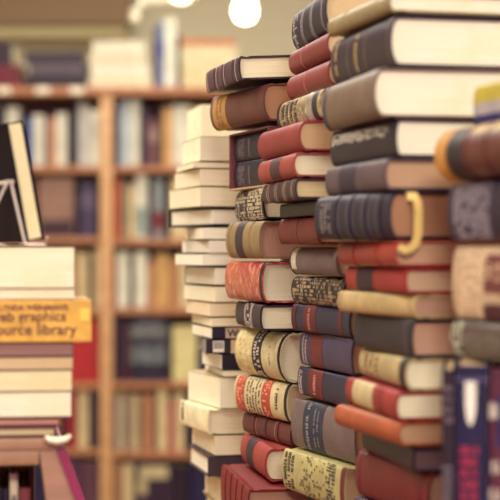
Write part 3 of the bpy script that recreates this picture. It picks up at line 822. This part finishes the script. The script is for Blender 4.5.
ORD = ['first', 'second', 'third', 'fourth', 'fifth', 'sixth', 'seventh', 'eighth', 'ninth', 'tenth', 'eleventh', 'twelfth', 'thirteenth', 'fourteenth']
ROWN = ['top', 'second', 'third', 'fourth', 'fifth', 'sixth']
def nameof(c):
    r, g, b_ = c
    mx, mn = max(c), min(c)
    if mx - mn < 28: return 'white' if mx > 205 else 'pale grey' if mx > 160 else 'grey' if mx > 95 else 'black'
    if r >= g >= b_: return 'cream' if mn > 140 else 'tan' if g > 130 and r < 215 else 'peach' if mn > 105 else 'orange' if g > 90 and r > 170 else 'red' if r > 150 else 'brown'
    if b_ >= r and b_ >= g: return 'blue' if b_ > 110 else 'navy'
    if g >= r: return 'green'
    return 'red' if r > 140 else 'plum'
def shelf_row(bay, i, items, vbot):
    z0 = kz(vbot) + .0006
    g = f'books on the {ROWN[i]} shelf of the {bay} bay'
    for k, it in enumerate(items):
        u0, u1, vt, c = it[:4]
        h = (vbot - vt) / F * YK
        ops = it[4] if len(it) > 4 else []
        dep = .02 + .012 * rnd.random()
        x0 = kx(u0); x1 = kx(u1)
        M = Matrix.Translation(Vector((x0, YK + dep, z0))) @ frame(Vector((0, 1, 0)), Vector((0, 0, 1)), Vector((1, 0, 0))).to_4x4()
        style = 'hard' if rnd.random() < .5 else 'paper'
        book(M, x1 - x0 - .0012, .15, h - .002, c, f'{nameof(c)} book, {ORD[k]} from left on the {ROWN[i]} shelf of the {bay} bookcase bay', g, style=style, b=.08 * (x1 - x0) if style == 'hard' else 0, pages=CREAM, ops=ops)
W1 = (226, 222, 206); C1 = (222, 202, 160); DK = (58, 44, 58); PK = (216, 160, 120); GR_ = (150, 150, 156); TN = (186, 146, 106); RD = (176, 52, 56); OR = (206, 112, 62); BL = (108, 128, 168); NV = (56, 54, 84)
lab = lambda c: [('band', .2, .5, c, .1, .9)]
bar = lambda: [('marks', .1, .6, 3, (120, 100, 90), .2, .8, .5)]
# left bay
shelf_row('left', 0, [(-30, -12, 108, TN), (-11, 4, 104, DK), (5, 18, 106, W1), (19, 25, 122, DK), (25.5, 32, 116, BL), (32.5, 43, 114, W1), (43.5, 47, 116, GR_), (47.5, 55, 117, PK), (55.5, 66.5, 112, W1), (67, 77, 112, DK), (77.5, 88, 103, (206, 202, 196)), (89, 99.5, 109, W1, lab((206, 200, 190)))], 166)
shelf_row('left', 1, [(-30, -10, 180, TN), (-9, 16, 186, DK), (17, 37, 180, (120, 84, 66)), (38, 73, 177, (170, 140, 116), [('band', .72, 1., (86, 62, 70))]), (74, 78, 196, DK), (78.5, 96, 181, (92, 90, 104), lab((120, 116, 126)))], 237)
shelf_row('left', 2, [(-20, 0, 256, TN), (1, 30, 252, C1), (31, 60, 258, DK), (61, 76, 250, (190, 150, 90)), (77, 87, 252, C1), (88, 92, 262, (110, 66, 58)), (92.5, 99.5, 248, C1)], 309)  # slim brown book between the cream ones stands for the shadow there
shelf_row('left', 3, [(-20, 10, 326, NV), (11, 40, 330, TN), (41, 66, 324, DK), (67, 99, 320, (196, 56, 54), [('band', .08, .3, (216, 150, 120), .1, .5)])], 383)
shelf_row('left', 4, [(-20, 30, 396, DK), (31, 58, 400, TN), (59, 66, 394, DK), (66.5, 76, 392, RD), (77, 88, 390, C1), (89, 99.5, 392, (72, 56, 70))], 449)
shelf_row('left', 5, [(-20, 30, 466, TN), (31, 64, 462, NV), (65, 80, 458, (110, 84, 100)), (81, 99.5, 462, (120, 92, 96))], 524)
# right bay
shelf_row('right', 0, [(113.5, 119, 100, (66, 62, 84)), (119.5, 130, 101, (196, 202, 206)), (130.5, 139, 100, W1), (139.5, 148, 108, (90, 76, 84)), (148.5, 158, 118, (140, 108, 100), lab((180, 150, 140))), (158.5, 162, 106, DK), (162.5, 172, 106, (226, 180, 120)), (172.5, 190, 104, W1), (191, 206, 106, C1), (207, 230, 110, DK), (231, 250, 104, W1)], 166)
shelf_row('right', 1, [(113.5, 120, 178, OR), (120.5, 128, 180, (160, 150, 120)), (128.5, 135, 184, C1), (135.5, 147, 174, W1, [('band', .5, .95, (160, 176, 170), .05, .95)]), (147.5, 153, 184, (96, 80, 84)), (153.5, 163, 178, (160, 164, 166), [('band', .55, .85, (150, 70, 66), .1, .9)]), (163.5, 170, 190, DK), (170.5, 190, 178, C1), (191, 215, 184, TN), (216, 250, 180, DK)], 239)
shelf_row('right', 2, [(113.5, 116, 260, RD), (116.5, 128.5, 252, W1), (129, 133.5, 258, (78, 66, 66)), (134, 147, 252, W1), (147.5, 154, 262, (206, 150, 110)), (154.5, 170, 254, (216, 176, 116)), (170.5, 178, 258, (200, 146, 100)), (178.5, 200, 254, C1), (201, 235, 256, DK)], 308)  # slim black book between the white ones paints the shaded gap there
shelf_row('right', 3, [(113.5, 124, 318, (66, 50, 68)), (124.5, 129, 322, (110, 66, 66)), (129.5, 167, 316, (60, 58, 72), [('ornate', .12, .34, (168, 172, 168), .6), ('ornate', .46, .72, (160, 170, 170), .6)]), (167.5, 172, 322, DK), (172.5, 197, 326, (226, 214, 160)), (198, 230, 322, NV)], 382)
shelf_row('right', 4, [(113.5, 118, 396, GR_), (118.5, 124, 392, C1), (124.5, 130, 396, (130, 110, 110)), (130.5, 138, 394, C1), (138.5, 142, 402, DK), (142.5, 151, 394, PK), (151.5, 156, 396, (130, 84, 76)), (156.5, 168, 390, C1), (168.5, 174, 400, (196, 80, 90)), (174.5, 184, 392, C1), (185, 192, 398, DK), (193, 225, 394, NV)], 452)
shelf_row('right', 5, [(113.5, 122, 462, TN), (122.5, 133, 464, C1), (133.5, 174, 460, (70, 56, 70), [('band', .1, .3, (216, 200, 160), .15, .85), ('band', .3, .55, (206, 190, 150), .1, .32)]), (174.5, 188, 466, DK), (189, 225, 464, NV)], 524)

# things lying and standing on top of the case
GT = 'books on top of the bookcase'
zt = ztop + .0006
def top_lying(u0, u1, v0, v1, c, label, pages=CREAM, dep=.03, style='hard', z0=None):
    h = (v1 - v0) / F * YK
    M = Matrix.Translation(Vector((kx(u1), YK + dep, z0 if z0 is not None else zt))) @ frame(Vector((0, 1, 0)), Vector((-1, 0, 0)), Vector((0, 0, 1))).to_4x4()
    book(M, h - .001, .17, kx(u1) - kx(u0), c, label, GT, style=style, pages=pages)
    return (z0 if z0 is not None else zt) + h
def top_standing(u0, u1, v0, c, label, ops=()):
    h = (87 - v0) / F * YK
    M = Matrix.Translation(Vector((kx(u0), YK + .03, zt))) @ frame(Vector((0, 1, 0)), Vector((0, 0, 1)), Vector((1, 0, 0))).to_4x4()
    book(M, kx(u1) - kx(u0) - .001, .15, h, c, label, GT, style='hard', ops=ops)
z = top_lying(-14, 20, 64, 87, (132, 40, 56), 'crimson book lying on the bookcase top at the far left')
z = top_lying(-16, 11, 40, 64, (70, 42, 60), 'dark plum book lying on the crimson one on the bookcase', z0=z)
z = top_lying(23, 87, 74, 87, (52, 50, 60), 'charcoal book lying on the bookcase top, bottom of the dark pile')
z = top_lying(28, 86, 62, 74, (110, 110, 106), 'grey green book in the middle of the dark pile on the bookcase', z0=z)
z = top_lying(24, 84, 51, 62, (70, 62, 72), 'slate book on top of the dark pile on the bookcase', z0=z)
z = top_lying(88, 152, 75, 87, (226, 216, 190), 'cream book lying at the bottom of the white pile on the bookcase')
z = top_lying(90, 150, 64, 75, (230, 224, 206), 'white book second in the white pile on the bookcase', z0=z)
z = top_lying(88, 148, 53, 64, (222, 210, 184), 'ivory book third in the white pile on the bookcase', z0=z)
z = top_lying(92, 146, 40, 53, (228, 220, 200), 'white book on top of the white pile on the bookcase', z0=z)
top_standing(153, 157, 26, (96, 84, 96), 'thin dark book standing beside the white pile on the bookcase')
top_standing(157.5, 163.5, 20, (140, 152, 176), 'pale blue book standing on the bookcase top', [('band', .3, .55, (88, 108, 160), .05, .95)])
top_standing(164, 176, 17, (230, 226, 210), 'tall white book standing on the bookcase top', [])
top_standing(176.5, 180, 34, (84, 66, 72), 'short dark book standing beside the tall white one')
z = top_lying(182, 240, 64, 87, (228, 212, 172), 'large cream box shaped book low in the pale pile on the bookcase')
z = top_lying(181, 238, 45, 64, (226, 214, 180), 'large ivory book in the middle of the pale pile on the bookcase', z0=z)
z = top_lying(181, 236, 38, 45, (212, 146, 98), 'thin orange book on top of the pale pile on the bookcase', z0=z)

# ------------------------------------------------------------------ room shell
CEIL = 2.75
def shell(name, a, mat):
    bm = bmesh.new(); box(bm, *a); o = link(name, bm, mat); o['kind'] = 'structure'; return o
WALL = plain((226, 218, 190), .8, 0, 'wall paint')
shell('floor', (-2.6, 2.6, -2.0, 7.2, -.1, 0), wood((96, 62, 44), (124, 84, 60), (1, 8, 1)))
shell('ceiling', (-2.6, 2.6, -2.0, 7.2, CEIL, CEIL + .1), plain((232, 226, 208), .8, 0, 'ceiling paint'))
shell('wall_back', (-2.6, 2.6, 7.1, 7.2, 0, CEIL), WALL)
shell('wall_left', (-2.7, -2.6, -2.0, 7.2, 0, CEIL), WALL)
shell('wall_right', (2.6, 2.7, -2.0, 7.2, 0, CEIL), WALL)
# a brown boxed beam along the back wall at the left, with a moulding below it
def wz(v, Y=6.9): return ZC + (250 - v) / F * Y
def wx(u, Y=6.9): return (u - 250) / F * Y
shell('trim_1', (-2.59, wx(128), 6.9, 7.09, wz(24), wz(-30)), plain((150, 122, 92), .7, 0, 'beam paint'))
shell('trim_2', (-2.59, wx(125), 6.93, 7.09, wz(36), wz(25)), plain((206, 188, 142), .7, 0, 'moulding paint'))

# pendant bulb
YL = 4.6
px_, pz_ = (245 - 250) / F * YL, ZC + (250 - 11) / F * YL
lamp = empty('pendant_bulb', Matrix.Translation(Vector((px_, YL, pz_))), 'bare glowing light bulb hanging above the stacks', 'lamp')
bpy.context.view_layer.update()
bm = bmesh.new(); lathe(bm, [(.002, -.034), (.015, -.031), (.026, -.022), (.032, -.008), (.032, .006), (.028, .020), (.020, .038), (.015, .055), (.014, .06)], Matrix.Translation(Vector((px_, YL, pz_))))
child('bulb', bm, emit((255, 240, 200), 9.0, 'lit bulb'), lamp, 60)
bm = bmesh.new(); lathe(bm, [(.016, .060), (.018, .062), (.018, .11), (.008, .118)], Matrix.Translation(Vector((px_, YL, pz_)))); child('socket', bm, plain((60, 50, 50), .5), lamp, 50)
bm = bmesh.new(); lathe(bm, [(.003, .117), (.003, CEIL - pz_ - .02), (.04, CEIL - pz_ - .018), (.04, CEIL - pz_ - .0005)], Matrix.Translation(Vector((px_, YL, pz_))), 16); child('cord', bm, plain((60, 50, 50), .5), lamp, 50)

# white clip lamp with a bent arm, hanging in front of the case top
YS = 5.2
def sx(u): return (u - 250) / F * YS
def sz(v): return ZC + (250 - v) / F * YS
cl = empty('arm_lamp', Matrix.Translation(Vector((sx(160), YS, CEIL))), 'white lamp with bent arm and round head hanging from the ceiling', 'lamp')
bpy.context.view_layer.update()
wm = plain((236, 230, 206), .4, 0, 'white enamel')
bm = bmesh.new(); tube(bm, [(sx(134), YS, sz(22)), (sx(136), YS, sz(10)), (sx(141), YS, sz(3)), (sx(152), YS, sz(1)), (sx(172), YS, sz(0))], [.016, .018, .018, .016, .016], 14); child('arm', bm, wm, cl, 60)
bm = bmesh.new(); lathe(bm, [(.004, .075), (.02, .07), (.045, .05), (.058, .02), (.062, 0), (.056, 0.0), (.03, .012), (.004, .014)], Matrix.Translation(Vector((sx(181), YS, sz(-3)))) @ Matrix.Rotation(math.radians(155), 4, 'X') @ Matrix.Rotation(math.radians(180), 4, 'X')); child('lamp_head', bm, wm, cl, 60)
bm = bmesh.new(); lathe(bm, [(.003, -.018), (.02, -.014), (.03, -.002), (.03, .011), (.004, .012)], Matrix.Translation(Vector((sx(181), YS, sz(-3))))); child('bulb', bm, emit((255, 242, 206), 4.0, 'lit bulb'), cl, 60)
bm = bmesh.new(); tube(bm, [(sx(152), YS, sz(1)), (sx(152), YS, CEIL - .001)], .012, 12); child('rod', bm, wm, cl, 60)

# ceiling lights added out of view to light the shop
def added_ceiling_light(x, y, sx_, sy_, power, col, label):
    root = empty('added_ceiling_light', Matrix.Translation(Vector((x, y, CEIL))), label, 'lamp', 'added ceiling light panels')
    bpy.context.view_layer.update()
    bm = bmesh.new(); box(bm, x - sx_ / 2 - .02, x + sx_ / 2 + .02, y - sy_ / 2 - .02, y + sy_ / 2 + .02, CEIL - .03, CEIL - .0005, bevel=.003)
    child('housing', bm, plain((230, 226, 214), .5), root)
    L = bpy.data.lights.new('added_ceiling_panel', 'AREA'); L.shape = 'RECTANGLE'; L.size = sx_; L.size_y = sy_; L.energy = power; L.color = col
    o = bpy.data.objects.new('added_ceiling_panel', L); COL.objects.link(o); o.location = (x, y, CEIL - .034)
    o.parent = root; o.matrix_parent_inverse = root.matrix_world.inverted()
WARM = (1.0, .96, .82)
added_ceiling_light(-1.2, 1.1, .9, .5, 27, WARM, 'added ceiling light panel above the left foreground stack')
added_ceiling_light(.7, .5, .9, .5, 14, WARM, 'added ceiling light panel nearest to the viewer on the right side')
added_ceiling_light(.35, -1.3, 1.2, .6, 120, WARM, 'added fill light panel behind the viewer')  # frontal fill added to brighten the page faces
added_ceiling_light(-.9, 3.4, .9, .5, 46, WARM, 'added ceiling light panel before the bookcase')
added_ceiling_light(.9, 3.9, .9, .5, 34, WARM, 'added ceiling light panel behind the tall stacks')
added_ceiling_light(-.4, 5.5, 1.4, .35, 16, WARM, 'added long ceiling light panel over the bookcase')

# ------------------------------------------------------------------ world, camera, view
w = bpy.data.worlds.new('World'); SC.world = w; w.use_nodes = True
bg = w.node_tree.nodes['Background']
bg.inputs[0].default_value = (.78, .42, .92, 1); bg.inputs[1].default_value = .46

cam = bpy.data.cameras.new('Camera')
co = bpy.data.objects.new('Camera', cam); COL.objects.link(co)
co.location = (0, 0, ZC); co.rotation_euler = (math.pi / 2, 0, 0)
cam.sensor_width = 36; cam.lens = 36 * F / 500
cam.clip_start = .05; cam.clip_end = 50
cam.dof.use_dof = True; cam.dof.focus_distance = 2.15; cam.dof.aperture_fstop = 4.7
SC.camera = co
vs = SC.view_settings
vs.view_transform = 'Standard'; vs.look = 'None'; vs.exposure = 0.64; vs.gamma = 1.0
